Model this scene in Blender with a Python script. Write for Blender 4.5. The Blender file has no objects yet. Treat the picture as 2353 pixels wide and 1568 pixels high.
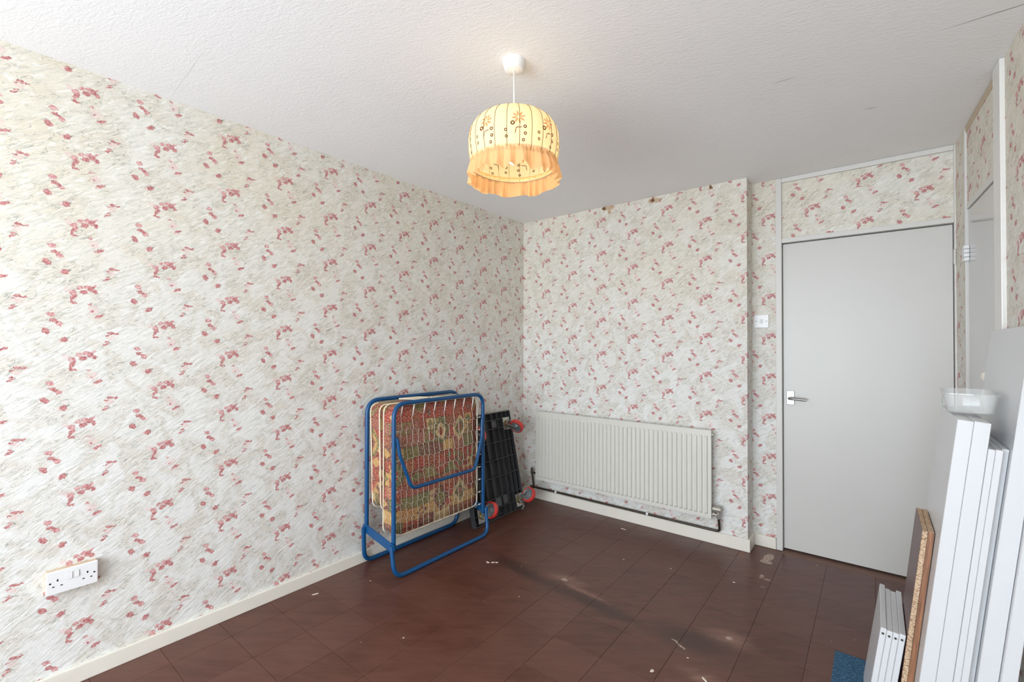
import bpy, bmesh, math, random
from mathutils import Vector, Matrix
random.seed(7)
PI = math.pi
S = bpy.context.scene
C = S.collection

# ------------------------------------------------------------------ camera
FPX, YAW, PITCH, ROLL = 1049.38, 0.6710, 0.0109, 0.0023
cam_d = bpy.data.cameras.new('camera')
cam_d.sensor_fit = 'HORIZONTAL'; cam_d.sensor_width = 36.0
cam_d.lens = FPX / 2353.0 * 36.0
cam_d.clip_start = 0.02
cam = bpy.data.objects.new('camera', cam_d); C.objects.link(cam)
_f = Vector((-math.sin(YAW)*math.cos(PITCH), math.cos(YAW)*math.cos(PITCH), math.sin(PITCH)))
_r = Vector((math.cos(YAW), math.sin(YAW), 0)); _u = _r.cross(_f)
_r2 = math.cos(ROLL)*_r + math.sin(ROLL)*_u; _u2 = -math.sin(ROLL)*_r + math.cos(ROLL)*_u
cam.matrix_world = Matrix(((_r2.x, _u2.x, -_f.x, 2.4585), (_r2.y, _u2.y, -_f.y, -3.2612), (_r2.z, _u2.z, -_f.z, 1.321), (0, 0, 0, 1)))
S.camera = cam

# ------------------------------------------------------------------ light and exposure
HC = 2.419          # ceiling height
RY = -5.3           # rear wall, with the window
WX0, WX1, WZ0, WZ1 = 0.25, 2.75, 0.12, 2.32
w = bpy.data.worlds.new('overcast_sky'); S.world = w; w.use_nodes = True
bg = w.node_tree.nodes['Background']
bg.inputs['Color'].default_value = (0.83, 0.915, 1.0, 1)
bg.inputs['Strength'].default_value = 15.0
pl = bpy.data.lights.new('window_portal', 'AREA'); pl.shape = 'RECTANGLE'; pl.size = WX1-WX0; pl.size_y = WZ1-WZ0
pl.cycles.is_portal = True
po = bpy.data.objects.new('window_portal', pl); C.objects.link(po)
po.location = ((WX0+WX1)/2, RY-0.13, (WZ0+WZ1)/2); po.rotation_euler = (PI/2, 0, 0)   # faces +y
LAMP_W = 9.0
S.view_settings.view_transform = 'Standard'; S.view_settings.look = 'None'
S.view_settings.gamma = 1.0; S.view_settings.use_curve_mapping = False
S.view_settings.exposure = -0.40
S.cycles.max_bounces = 14; S.cycles.diffuse_bounces = 5; S.cycles.glossy_bounces = 4
S.cycles.transmission_bounces = 8; S.cycles.transparent_max_bounces = 16
S.cycles.use_denoising = True
S.cycles.adaptive_threshold = 0.03
S.cycles.sample_clamp_indirect = 8.0

# ------------------------------------------------------------------ mesh helpers
def box(bm, x0, x1, y0, y1, z0, z1, bev=0.0, seg=2):
    r = bmesh.ops.create_cube(bm, size=1.0)
    vs = r['verts']
    for v in vs:
        v.co = Vector(((x0+x1)/2 + v.co.x*(x1-x0), (y0+y1)/2 + v.co.y*(y1-y0), (z0+z1)/2 + v.co.z*(z1-z0)))
    if bev > 0:
        es = list({e for v in vs for e in v.link_edges})
        bmesh.ops.bevel(bm, geom=es, offset=bev, segments=seg, profile=0.6, affect='EDGES')
    return vs

def cyl(bm, c, axis, r, h, seg=24, r2=None, bev=0.0):
    """cylinder from point c along axis for length h"""
    ax = Vector(axis).normalized(); q = Vector((0, 0, 1)).rotation_difference(ax)
    M = Matrix.Translation(Vector(c) + ax*h/2) @ q.to_matrix().to_4x4()
    res = bmesh.ops.create_cone(bm, cap_ends=True, segments=seg, radius1=r, radius2=r if r2 is None else r2, depth=h, matrix=M)
    if bev > 0:
        es = [e for e in {e for v in res['verts'] for e in v.link_edges} if len(e.link_faces) == 2 and e.calc_face_angle(0) > 1.0]
        bmesh.ops.bevel(bm, geom=es, offset=bev, segments=2, affect='EDGES')

def fillet(pts, rad, n=6, closed=False):
    pts = [Vector(p) for p in pts]; out = []
    N = len(pts)
    for i, p in enumerate(pts):
        if not closed and i in (0, N-1): out.append(p); continue
        a = pts[(i-1) % N]-p; b = pts[(i+1) % N]-p
        la, lb = a.length, b.length; a.normalize(); b.normalize()
        ang = a.angle(b)
        if ang > PI-0.02: out.append(p); continue
        d = min(rad/math.tan(ang/2), la*0.49, lb*0.49)
        p0, p2 = p+a*d, p+b*d
        for k in range(n+1):
            t = k/n; out.append(p0*(1-t)**2 + p*2*t*(1-t) + p2*t*t)
    return out

def tube(bm, pts, r, seg=10, closed=False, caps=True):
    pts = [Vector(p) for p in pts]; N = len(pts); rings = []
    def tan(i):
        if closed: return (pts[(i+1) % N]-pts[(i-1) % N]).normalized()
        return (pts[min(i+1, N-1)]-pts[max(i-1, 0)]).normalized()
    t = tan(0); n = t.orthogonal().normalized()
    for i in range(N):
        t2 = tan(i); q = t.rotation_difference(t2); n = (q @ n); n = (n - t2*n.dot(t2)).normalized(); t = t2
        b = t.cross(n); rr = r(i/(N-1)) if callable(r) else r
        rings.append([bm.verts.new(pts[i] + (n*math.cos(2*PI*k/seg)+b*math.sin(2*PI*k/seg))*rr) for k in range(seg)])
    M = N if closed else N-1
    for i in range(M):
        A, B = rings[i], rings[(i+1) % N]
        off = 0
        if closed and i == N-1:
            off = min(range(seg), key=lambda o: (A[0].co-B[o].co).length)
        for k in range(seg):
            bm.faces.new((A[k], A[(k+1) % seg], B[(k+1+off) % seg], B[(k+off) % seg]))
    if caps and not closed:
        bm.faces.new(list(reversed(rings[0]))); bm.faces.new(rings[-1])

def lathe(bm, prof, c=(0, 0, 0), seg=32, fn=None, cap0=False, cap1=False, uv=None):
    c = Vector(c); rings = []
    for j, (r, z) in enumerate(prof):
        ring = []
        for k in range(seg):
            a = 2*PI*k/seg; rr, zz = (r, z) if fn is None else fn(r, z, a, j/(len(prof)-1))
            ring.append(bm.verts.new(c+Vector((rr*math.cos(a), rr*math.sin(a), zz))))
        rings.append(ring)
    lay = bm.loops.layers.uv.verify() if uv else None
    for j in range(len(prof)-1):
        for k in range(seg):
            k2 = (k+1) % seg
            f = bm.faces.new((rings[j][k], rings[j][k2], rings[j+1][k2], rings[j+1][k]))
            if uv:
                cs = [(k/seg, prof[j][1]), ((k+1)/seg, prof[j][1]), ((k+1)/seg, prof[j+1][1]), (k/seg, prof[j+1][1])]
                for l, q in zip(f.loops, cs): l[lay].uv = q
    if cap0: bm.faces.new(list(reversed(rings[0])))
    if cap1: bm.faces.new(rings[-1])

def xform(bm, M, verts=None):
    bmesh.ops.transform(bm, matrix=M, verts=verts if verts else bm.verts)

def obj(name, bm, mat, parent=None, smooth=False, auto=None):
    bmesh.ops.recalc_face_normals(bm, faces=bm.faces)
    me = bpy.data.meshes.new(name); bm.to_mesh(me); bm.free()
    if mat: me.materials.append(mat)
    if smooth:
        for p in me.polygons: p.use_smooth = True
        if auto:
            me.set_sharp_from_angle(angle=math.radians(auto))
    o = bpy.data.objects.new(name, me); C.objects.link(o)
    if parent: o.parent = parent
    return o

def tag(o, label=None, cat=None, group=None, kind=None):
    if label: o['label'] = label
    if cat: o['category'] = cat
    if group: o['group'] = group
    if kind: o['kind'] = kind
    return o

def empty(name, loc=(0, 0, 0), rot=(0, 0, 0)):
    o = bpy.data.objects.new(name, None); C.objects.link(o); o.location = loc; o.rotation_euler = rot
    o.empty_display_size = 0.05
    return o

def boxuv(o, scale=1.0, off=(0, 0)):
    """UVs in metres, projected along the main axis of each face normal"""
    me = o.data
    lay = me.uv_layers.new(name='UVMap')
    for p in me.polygons:
        n = p.normal; a = max(range(3), key=lambda i: abs(n[i]))
        for li in p.loop_indices:
            v = me.vertices[me.loops[li].vertex_index].co
            q = ((v.y, v.z), (v.x, v.z), (v.y, v.x))[a]
            lay.data[li].uv = (q[0]*scale+off[0], q[1]*scale+off[1])

# ------------------------------------------------------------------ material helpers
class NT:
    def __init__(self, name):
        self.m = bpy.data.materials.new(name); self.m.use_nodes = True
        self.t = self.m.node_tree; self.N = self.t.nodes; self.L = self.t.links
        self.b = self.N['Principled BSDF']; self.out = self.N['Material Output']
    def put(self, sock, v):
        if isinstance(v, bpy.types.NodeSocket): self.L.new(v, sock)
        elif v is not None: sock.default_value = v
    def n(self, t, **kw):
        x = self.N.new(t)
        for k, v in kw.items(): setattr(x, k, v)
        return x
    def math(self, op, a, b=None, c=None, clamp=False):
        x = self.n('ShaderNodeMath', operation=op, use_clamp=clamp)
        for i, v in enumerate((a, b, c)): self.put(x.inputs[i], v)
        return x.outputs[0]
    def vmath(self, op, a, b=None, out=0):
        x = self.n('ShaderNodeVectorMath', operation=op)
        self.put(x.inputs[0], a); self.put(x.inputs[1], b)
        return x.outputs[out]
    def mix(self, f, a, b):
        x = self.n('ShaderNodeMix', data_type='RGBA')
        self.put(x.inputs[0], f); self.put(x.inputs[6], a); self.put(x.inputs[7], b)
        return x.outputs[2]
    def mapr(self, v, a, b, c=0.0, d=1.0, smooth=True):
        x = self.n('ShaderNodeMapRange'); x.interpolation_type = 'SMOOTHSTEP' if smooth else 'LINEAR'
        for i, q in enumerate((v, a, b, c, d)): self.put(x.inputs[i], q)
        return x.outputs[0]
    def noise(self, vec, scale, detail=3, rough=0.5, dist=0.0, col=False, d2=False):
        x = self.n('ShaderNodeTexNoise')
        if d2: x.noise_dimensions = '2D'
        self.put(x.inputs['Vector'], vec); x.inputs['Scale'].default_value = scale
        x.inputs['Detail'].default_value = detail; x.inputs['Roughness'].default_value = rough; x.inputs['Distortion'].default_value = dist
        return x.outputs[1 if col else 0]
    def mapping(self, vec, loc=(0, 0, 0), rot=0.0, sc=(1, 1, 1), typ='TEXTURE'):
        x = self.n('ShaderNodeMapping', vector_type=typ)
        self.put(x.inputs[0], vec); x.inputs[1].default_value = loc; x.inputs[2].default_value = (0, 0, rot); x.inputs[3].default_value = sc
        return x.outputs[0]
    def sep(self, v):
        x = self.n('ShaderNodeSeparateXYZ'); self.put(x.inputs[0], v); return x.outputs
    def comb(self, a, b, c=0.0):
        x = self.n('ShaderNodeCombineXYZ')
        for i, v in enumerate((a, b, c)): self.put(x.inputs[i], v)
        return x.outputs[0]
    def ell(self, vec, items):
        """smallest normalised distance to a list of ellipses (cx, cy, rx, ry, degrees)"""
        d = None
        for cx, cy, rx, ry, a in items:
            q = self.mapping(vec, (cx, cy, 0), math.radians(a), (rx, ry, 1.0))
            l = self.vmath('LENGTH', q, out=1)
            d = l if d is None else self.math('MINIMUM', d, l)
        return d
    def ramp(self, f, stops, const=False):
        x = self.n('ShaderNodeValToRGB'); self.put(x.inputs[0], f)
        e = x.color_ramp.elements
        x.color_ramp.interpolation = 'CONSTANT' if const else 'LINEAR'
        while len(e) < len(stops): e.new(0.5)
        for i, (p, c) in enumerate(stops): e[i].position = p; e[i].color = (*c, 1)
        return x.outputs[0]
    def bump(self, h, dist, strength=1.0):
        x = self.n('ShaderNodeBump'); x.inputs['Strength'].default_value = strength; x.inputs['Distance'].default_value = dist
        self.put(x.inputs['Height'], h); self.L.new(x.outputs[0], self.b.inputs['Normal'])
    def uv(self): return self.n('ShaderNodeTexCoord').outputs['UV']
    def objc(self): return self.n('ShaderNodeTexCoord').outputs['Object']
    def pos(self): return self.n('ShaderNodeNewGeometry').outputs['Position']

def srgb(r, g, b):
    f = lambda c: (c/255/12.92) if c/255 <= 0.04045 else ((c/255+0.055)/1.055)**2.4
    return (f(r), f(g), f(b))
def c4(c): return (*c, 1)

def simple(name, col, rough=0.5, metal=0.0, var=0.06, scale=12.0, spec=0.5, bump=0.0, bscale=120.0):
    t = NT(name); p = t.objc()
    n = t.noise(p, scale, 4)
    a = tuple(max(0, c*(1-var)) for c in col); b = tuple(min(1, c*(1+var)) for c in col)
    t.put(t.b.inputs['Base Color'], t.mix(n, c4(a), c4(b)))
    t.b.inputs['Roughness'].default_value = rough; t.b.inputs['Metallic'].default_value = metal
    t.b.inputs['Specular IOR Level'].default_value = spec
    if bump: t.bump(t.noise(p, bscale, 3), bump)
    return t.m

# motif of the wallpaper, metres from the middle of the large rose spray: x, y, rx, ry, degrees, tone
MOTIF = [(-0.0046, 0.0233, 0.0094, 0.0076, 20, 1), (0.0168, 0.0281, 0.0112, 0.0080, 13, 1), (0.0089, 0.0081, 0.0123, 0.0092, 13, 0), (0.0292, 0.0217, 0.0104, 0.0110, -26, 0),
 (0.0423, 0.0113, 0.0075, 0.0088, 0, 0), (0.0378, 0.0316, 0.0101, 0.0043, 43, 1), (-0.0235, 0.0034, 0.0111, 0.0100, 14, 1), (-0.041, 0.0137, 0.0118, 0.0090, -27, 2),
 (-0.021, -0.0137, 0.0139, 0.0064, 49, 0), (-0.0273, -0.0273, 0.0104, 0.0036, 67, 0), (-0.0217, -0.0363, 0.0119, 0.0042, -7, 0),
 (0.0375, -0.0629, 0.018, 0.017, 0, 2), (0.0338, -0.0682, 0.004, 0.004, 0, 0), (0.0253, -0.0404, 0.0074, 0.0043, 0, 1), (0.0548, -0.0868, 0.0156, 0.0056, 20, 0), (0.0478, -0.0952, 0.0126, 0.0061, 0, 2),
 (0.0927, 0.1087, 0.0121, 0.0055, -7, 0), (0.1094, 0.1068, 0.0081, 0.0038, 13, 0), (0.0798, 0.0988, 0.0068, 0.0026, 7, 0), (0.0902, 0.0923, 0.0136, 0.0100, 0, 2), (0.0795, 0.0742, 0.0079, 0.0029, 13, 0), (0.0762, 0.0635, 0.0113, 0.0042, 26, 0),
 (-0.0843, -0.0865, 0.0118, 0.0090, -14, 1), (-0.078, -0.1078, 0.0104, 0.0068, -7, 0), (-0.0613, -0.1211, 0.0111, 0.0090, -27, 1), (-0.0693, -0.1128, 0.0084, 0.0056, -27, 0), (-0.0977, -0.1497, 0.0133, 0.0100, -45, 0),
 (-0.0457, -0.1828, 0.0120, 0.0100, 33, 0), (-0.0572, -0.1861, 0.0093, 0.0083, 14, 2), (0.0889, 0.0698, 0.0052, 0.0018, -43, 3), (-0.0341, -0.1761, 0.005, 0.0024, 49, 3)]
WP_P, WP_Q = 0.2625, 0.2640
def wallpaper(name, tears=()):
    t = NT(name); uv = t.uv(); x, y, z = t.sep(uv)
    ub = 0.1317 - WP_P
    U = t.math('DIVIDE', t.math('SUBTRACT', x, ub), WP_P)
    col = t.math('FLOOR', U)
    uc = t.math('SUBTRACT', x, t.math('MULTIPLY', col, WP_P))
    vs = t.math('SUBTRACT', y, t.math('MULTIPLY', col, WP_Q*0.5))
    vlo = -0.205
    vc = t.math('WRAP', vs, vlo+WP_Q, vlo)
    p = t.comb(uc, vc)
    wn = t.noise(uv, 120.0, 3, 0.6, col=True, d2=True)
    wv = t.vmath('MULTIPLY', t.vmath('SUBTRACT', wn, (0.5, 0.5, 0.5)), (0.016, 0.014, 0.0))
    p = t.vmath('ADD', p, wv)
    cl = {0: [], 1: [], 2: [], 3: []}
    for (a, b, rx, ry, an, k) in MOTIF:
        bb = b
        while bb < vlo: bb += WP_Q
        while bb >= vlo+WP_Q: bb -= WP_Q
        cl[k].append((a, bb, rx, ry, an))
        m = max(rx, ry)*1.2
        if bb-m < vlo: cl[k].append((a, bb+WP_Q, rx, ry, an))
        if bb+m > vlo+WP_Q: cl[k].append((a, bb-WP_Q, rx, ry, an))
    # brushed ground: slanting pale strokes with grey-green and beige veining
    dq = t.mapping(uv, (0, 0, 0), math.radians(33), (4.2, 1.0, 1.0))
    n1 = t.noise(dq, 95.0, 3, 0.55, 0.6, d2=True)
    n2 = t.noise(uv, 9.0, 3, 0.6, 0.8, d2=True)
    n3 = t.noise(t.mapping(uv, (0.3, 0.1, 0), math.radians(28), (3.0, 1, 1)), 40.0, 3, 0.6, 1.2)
    ground = t.mix(t.mapr(n2, 0.38, 0.66), c4(srgb(229, 229, 225)), c4(srgb(219, 214, 204)))
    # ground colour is yellower higher up and in patches
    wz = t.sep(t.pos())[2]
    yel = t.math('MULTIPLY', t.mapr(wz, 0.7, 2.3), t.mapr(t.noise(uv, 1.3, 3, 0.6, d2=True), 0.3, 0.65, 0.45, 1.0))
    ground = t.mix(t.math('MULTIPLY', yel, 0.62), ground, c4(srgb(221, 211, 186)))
    ground = t.mix(t.math('MULTIPLY', t.mapr(n1, 0.53, 0.70), 0.5), ground, c4(srgb(192, 193, 185)))
    ground = t.mix(t.math('MULTIPLY', t.mapr(n1, 0.30, 0.45, 1.0, 0.0), 0.6), ground, c4(srgb(240, 239, 235)))
    vein = t.mapr(t.math('ABSOLUTE', t.math('SUBTRACT', n3, 0.5)), 0.0, 0.022, 1.0, 0.0)
    vein = t.math('MULTIPLY', vein, t.mapr(n2, 0.40, 0.60, 0.15, 0.75))
    ground = t.mix(vein, ground, c4(srgb(150, 152, 142)))
    wash = t.noise(uv, 130.0, 3, 0.6, d2=True)
    dl0 = t.ell(p, cl[2])
    dl = t.mapr(dl0, 0.6, 1.15, 0.7, 0.0)
    c = t.mix(t.math('MULTIPLY', dl, t.mapr(wash, 0.3, 0.7, 0.5, 1.0)), ground, c4(srgb(228, 196, 192)))
    rl = t.mapr(t.math('ABSOLUTE', t.math('SUBTRACT', dl0, 0.95)), 0.0, 0.12, 0.4, 0.0)
    c = t.mix(t.math('MULTIPLY', rl, t.mapr(wash, 0.45, 0.6)), c, c4(srgb(176, 140, 134)))
    dm0 = t.ell(p, cl[1]); dd0 = t.ell(p, cl[0])
    dm = t.mapr(dm0, 0.78, 1.12, 1.0, 0.0)
    pm = t.mix(t.mapr(wash, 0.38, 0.62), c4(srgb(198, 136, 136)), c4(srgb(224, 186, 182)))
    c = t.mix(dm, c, pm)
    rim = t.mapr(t.math('ABSOLUTE', t.math('SUBTRACT', dm0, 0.92)), 0.0, 0.16, 0.6, 0.0)
    c = t.mix(rim, c, c4(srgb(172, 116, 116)))
    dd = t.mapr(dd0, 0.78, 1.15, 1.0, 0.0)
    pd = t.mix(t.mapr(wash, 0.36, 0.64), c4(srgb(174, 104, 106)), c4(srgb(208, 154, 150)))
    c = t.mix(dd, c, pd)
    rim = t.mapr(t.math('ABSOLUTE', t.math('SUBTRACT', dd0, 0.92)), 0.0, 0.16, 0.45, 0.0)
    c = t.mix(rim, c, c4(srgb(152, 92, 94)))
    dg = t.mapr(t.ell(p, cl[3]), 0.6, 1.3, 0.8, 0.0)
    c = t.mix(dg, c, c4(srgb(105, 108, 98)))
    if tears:
        tv = t.vmath('ADD', uv, t.vmath('MULTIPLY', t.vmath('SUBTRACT', t.noise(uv, 60.0, 3, 0.6, col=True, d2=True), (0.5, 0.5, 0.5)), (0.035, 0.035, 0)))
        c = t.mix(t.mapr(t.ell(tv, [q[:5] for q in tears if q[5] == 1]), 0.75, 1.3, 0.75, 0.0), c, c4(srgb(188, 158, 120)))
        c = t.mix(t.mapr(t.ell(tv, [q[:5] for q in tears if q[5] == 0]), 0.8, 1.05, 1.0, 0.0), c, c4(srgb(116, 78, 48)))
    t.put(t.b.inputs['Base Color'], c)
    t.b.inputs['Roughness'].default_value = 0.62; t.b.inputs['Specular IOR Level'].default_value = 0.3
    t.bump(n1, 0.0022, 0.75)
    return t.m

M = {}
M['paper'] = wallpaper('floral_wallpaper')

def mk_ceiling():
    t = NT('textured_ceiling_paper'); p = t.pos()
    d = t.mapping(p, (0, 0, 0), math.radians(20), (3.0, 1, 1))
    n = t.noise(d, 80.0, 4, 0.6, 1.0)
    base = t.mix(t.noise(p, 2.0, 3), c4(srgb(242, 242, 242)), c4(srgb(247, 246, 245)))
    x, y, z = t.sep(p); p2 = t.comb(x, y)
    p2 = t.vmath('ADD', p2, t.vmath('MULTIPLY', t.vmath('SUBTRACT', t.noise(p, 9.0, 2, col=True), (0.5, 0.5, 0.5)), (0.012, 0.006, 0)))
    dk = t.ell(p2, [(2.79, -1.108, 0.15, 0.0035, 0), (2.17, -1.10, 0.045, 0.0025, 0), (2.45, -0.60, 0.03, 0.003, 12)])
    cr = t.ell(p2, [(0.274, -2.64, 0.25, 0.0012, -3)])
    c = t.mix(t.mapr(dk, 0.3, 1.2, 0.75, 0.0), base, c4(srgb(110, 106, 100)))
    c = t.mix(t.mapr(cr, 0.3, 1.3, 0.45, 0.0), c, c4(srgb(150, 150, 150)))
    t.put(t.b.inputs['Base Color'], c); t.b.inputs['Roughness'].default_value = 0.75; t.b.inputs['Specular IOR Level'].default_value = 0.25
    t.bump(t.math('ADD', n, t.math('MULTIPLY', t.noise(p, 130.0, 2), 0.4)), 0.0025, 0.6)
    return t.m
M['ceiling'] = mk_ceiling()

def mk_tile():
    t = NT('brown_vinyl_tile'); p = t.pos()
    oi = t.n('ShaderNodeObjectInfo').outputs['Random']
    x, y, z = t.sep(p)
    strk = t.mapping(p, (0, 0, 0), math.radians(35), (5, 1, 1))
    n = t.noise(strk, 26.0, 5, 0.65, 0.5); n2 = t.noise(p, 3.2, 4, 0.6)
    c = t.mix(t.mapr(n, 0.3, 0.7), c4(srgb(76, 41, 31)), c4(srgb(97, 59, 47)))
    c = t.mix(t.mapr(n2, 0.35, 0.7, 0.0, 0.45), c, c4(srgb(104, 70, 60)))
    c = t.mix(t.math('MULTIPLY', oi, 0.28), c, c4(srgb(112, 76, 66)))
    wv = t.vmath('MULTIPLY', t.vmath('SUBTRACT', t.noise(p, 30.0, 4, 0.7, col=True), (0.5, 0.5, 0.5)), (0.05, 0.05, 0))
    q = t.vmath('ADD', t.comb(x, y), wv)
    # soft dark strip and scuffed halos
    band = t.mapr(t.ell(t.vmath('ADD', t.comb(x, y), t.vmath('MULTIPLY', wv, (1.6, 1.6, 0))), [(0.80, -1.10, 0.26, 0.05, -10), (1.28, -1.15, 0.36, 0.045, -4), (1.80, -1.14, 0.18, 0.09, 8)]), 0.3, 1.5, 0.62, 0.0)
    c = t.mix(band, c, c4(srgb(44, 30, 25)))
    halo = t.mapr(t.ell(q, [(1.09, -1.03, 0.13, 0.055, 0), (1.93, -1.02, 0.12, 0.07, 0), (1.20, -1.08, 0.22, 0.02, -8), (1.93, -1.35, 0.12, 0.04, 0)]), 0.2, 1.3, 0.55, 0.0)
    c = t.mix(t.math('MULTIPLY', halo, t.mapr(n, 0.35, 0.65, 0.4, 1.0)), c, c4(srgb(150, 116, 100)))
    # pale adhesive left on the tiles
    brk = t.noise(p, 160.0, 4, 0.7)
    gl = t.mapr(t.ell(q, [(1.93, -0.02, 0.028, 0.075, -8), (1.93, -0.085, 0.035, 0.03, 0), (1.98, -0.32, 0.022, 0.008, 0), (1.945, -0.30, 0.012, 0.03, 0), (1.97, -0.43, 0.016, 0.008, 0)]), 0.7, 1.05, 1.0, 0.0)
    c = t.mix(t.math('MULTIPLY', gl, t.mapr(brk, 0.47, 0.53)), c, c4(srgb(208, 186, 164)))
    gl2 = t.mapr(t.ell(q, [(1.081, -1.041, 0.022, 0.02, 0), (1.935, -1.02, 0.02, 0.018, 30), (1.755, -1.19, 0.03, 0.006, -20), (1.79, -1.21, 0.03, 0.008, -30)]), 0.5, 1.1, 1.0, 0.0)
    c = t.mix(t.math('MULTIPLY', gl2, t.mapr(brk, 0.40, 0.58, 0.25, 0.9)), c, c4(srgb(200, 178, 162)))
    # paint flecks
    v = t.n('ShaderNodeTexVoronoi', feature='F1'); t.put(v.inputs['Vector'], t.comb(x, y)); v.inputs['Scale'].default_value = 15.0
    r1, r2, r3 = t.sep(v.outputs['Color'])
    fl = t.math('LESS_THAN', v.outputs['Distance'], t.math('MULTIPLY', t.math('POWER', r2, 3.0), 0.085))
    fl = t.math('MULTIPLY', fl, t.math('GREATER_THAN', r1, 0.45))
    c = t.mix(fl, c, c4(srgb(206, 192, 178)))
    t.put(t.b.inputs['Base Color'], c)
    t.put(t.b.inputs['Roughness'], t.mapr(n2, 0.3, 0.7, 0.32, 0.42))
    t.b.inputs['Specular IOR Level'].default_value = 0.42
    t.bump(t.math('ADD', n, t.math('MULTIPLY', n2, 2.0)), 0.0006, 0.6)
    return t.m
M['tile'] = mk_tile()
M['joint'] = simple('dusty_tile_joint', srgb(128, 100, 88), 0.8)
M['gloss'] = simple('gloss_white_paint', srgb(228, 226, 221), 0.32, var=0.03, scale=5, bump=0.0006, bscale=18)
M['frame'] = simple('off_white_frame_paint', srgb(214, 212, 207), 0.4, var=0.03, scale=5, bump=0.0005, bscale=30)
M['cream'] = simple('cream_trim_paint', srgb(232, 227, 215), 0.4, var=0.05, scale=8, bump=0.0008, bscale=30)
M['radiator'] = simple('radiator_enamel', srgb(216, 214, 206), 0.35, var=0.02, scale=4)
M['plastic'] = simple('white_plastic', srgb(236, 236, 236), 0.3, var=0.01)
M['pattress'] = simple('yellowed_back_box', srgb(214, 190, 160), 0.5, var=0.12, scale=30)
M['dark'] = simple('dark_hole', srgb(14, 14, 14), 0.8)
M['chrome'] = simple('satin_metal', srgb(160, 158, 154), 0.3, 1.0)
M['pipe'] = simple('tarnished_copper_pipe', srgb(86, 78, 70), 0.38, 0.75, var=0.3, scale=25)
M['valve'] = simple('aged_metal_valve', srgb(178, 174, 164), 0.4, 0.5, var=0.2, scale=40)
M['blue'] = simple('blue_painted_steel', srgb(6, 74, 124), 0.32, 0.0, var=0.08, scale=20)
M['wire'] = simple('galvanised_wire', srgb(206, 200, 186), 0.35, 0.6)
M['spring'] = simple('white_spring', srgb(226, 224, 216), 0.4, 0.2)
M['piping'] = simple('cream_piping', srgb(236, 222, 198), 0.7)
M['blackplastic'] = simple('black_moulded_plastic', srgb(62, 63, 65), 0.42, var=0.12, scale=30)
M['greytub'] = simple('grey_moulded_plastic', srgb(92, 95, 99), 0.4, var=0.1, scale=30)
M['zinc'] = simple('zinc_plated_steel', srgb(190, 190, 184), 0.3, 0.85, var=0.1, scale=40)
M['brass'] = simple('yellow_passivated_steel', srgb(170, 140, 80), 0.35, 0.9, var=0.15, scale=40)
M['red'] = simple('red_polyurethane', srgb(206, 64, 58), 0.4, var=0.08, scale=20)
M['hub'] = simple('grey_wheel_hub', srgb(158, 166, 168), 0.35, 0.6, var=0.1)
M['melamine'] = simple('white_melamine', srgb(208, 209, 211), 0.3, var=0.015, scale=6)
M['laminate'] = simple('brown_gloss_laminate', srgb(92, 60, 58), 0.38, var=0.08, scale=6)
M['cord'] = simple('white_cord', srgb(232, 230, 226), 0.5)
M['glass_white'] = simple('off_white_knob', srgb(238, 234, 226), 0.25, var=0.02)

def mk_chip():
    t = NT('raw_particle_board'); p = t.objc()
    v = t.n('ShaderNodeTexVoronoi', feature='F1'); t.put(v.inputs['Vector'], t.vmath('ADD', p, t.vmath('MULTIPLY', t.noise(p, 60, 3, col=True), (0.01, 0.01, 0.01)))); v.inputs['Scale'].default_value = 330.0
    r, g, b = t.sep(v.outputs['Color'])
    c = t.ramp(r, [(0.0, srgb(120, 84, 52)), (0.12, srgb(164, 134, 106)), (0.5, srgb(192, 164, 134)), (1.0, srgb(214, 190, 162))])
    t.put(t.b.inputs['Base Color'], c); t.b.inputs['Roughness'].default_value = 0.85
    t.bump(r, 0.001, 0.6)
    return t.m
M['chip'] = mk_chip()
def mk_grain():
    t = NT('wood_grain_edging'); p = t.objc()
    n = t.noise(t.mapping(p, (0, 0, 0), 0, (1, 1, 30)), 220.0, 4, 0.6, 0.4)
    t.put(t.b.inputs['Base Color'], t.mix(t.mapr(n, 0.3, 0.7), c4(srgb(112, 72, 50)), c4(srgb(164, 116, 84)))); t.b.inputs['Roughness'].default_value = 0.4
    return t.m
M['grain'] = mk_grain()
def mk_carpet():
    t = NT('blue_loop_carpet'); p = t.objc()
    n = t.noise(p, 260.0, 3, 0.7); n2 = t.noise(t.mapping(p, (0, 0, 0), 0.5, (3, 1, 1)), 160.0, 3, 0.7)
    c = t.mix(t.mapr(n, 0.35, 0.68), c4(srgb(30, 62, 92)), c4(srgb(74, 128, 166)))
    c = t.mix(t.math('MULTIPLY', t.mapr(n2, 0.56, 0.68), 0.7), c, c4(srgb(140, 186, 212)))
    t.put(t.b.inputs['Base Color'], c); t.b.inputs['Roughness'].default_value = 0.95
    t.bump(t.math('ADD', n, n2), 0.006, 1.0)
    return t.m
M['carpet'] = mk_carpet()

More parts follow.
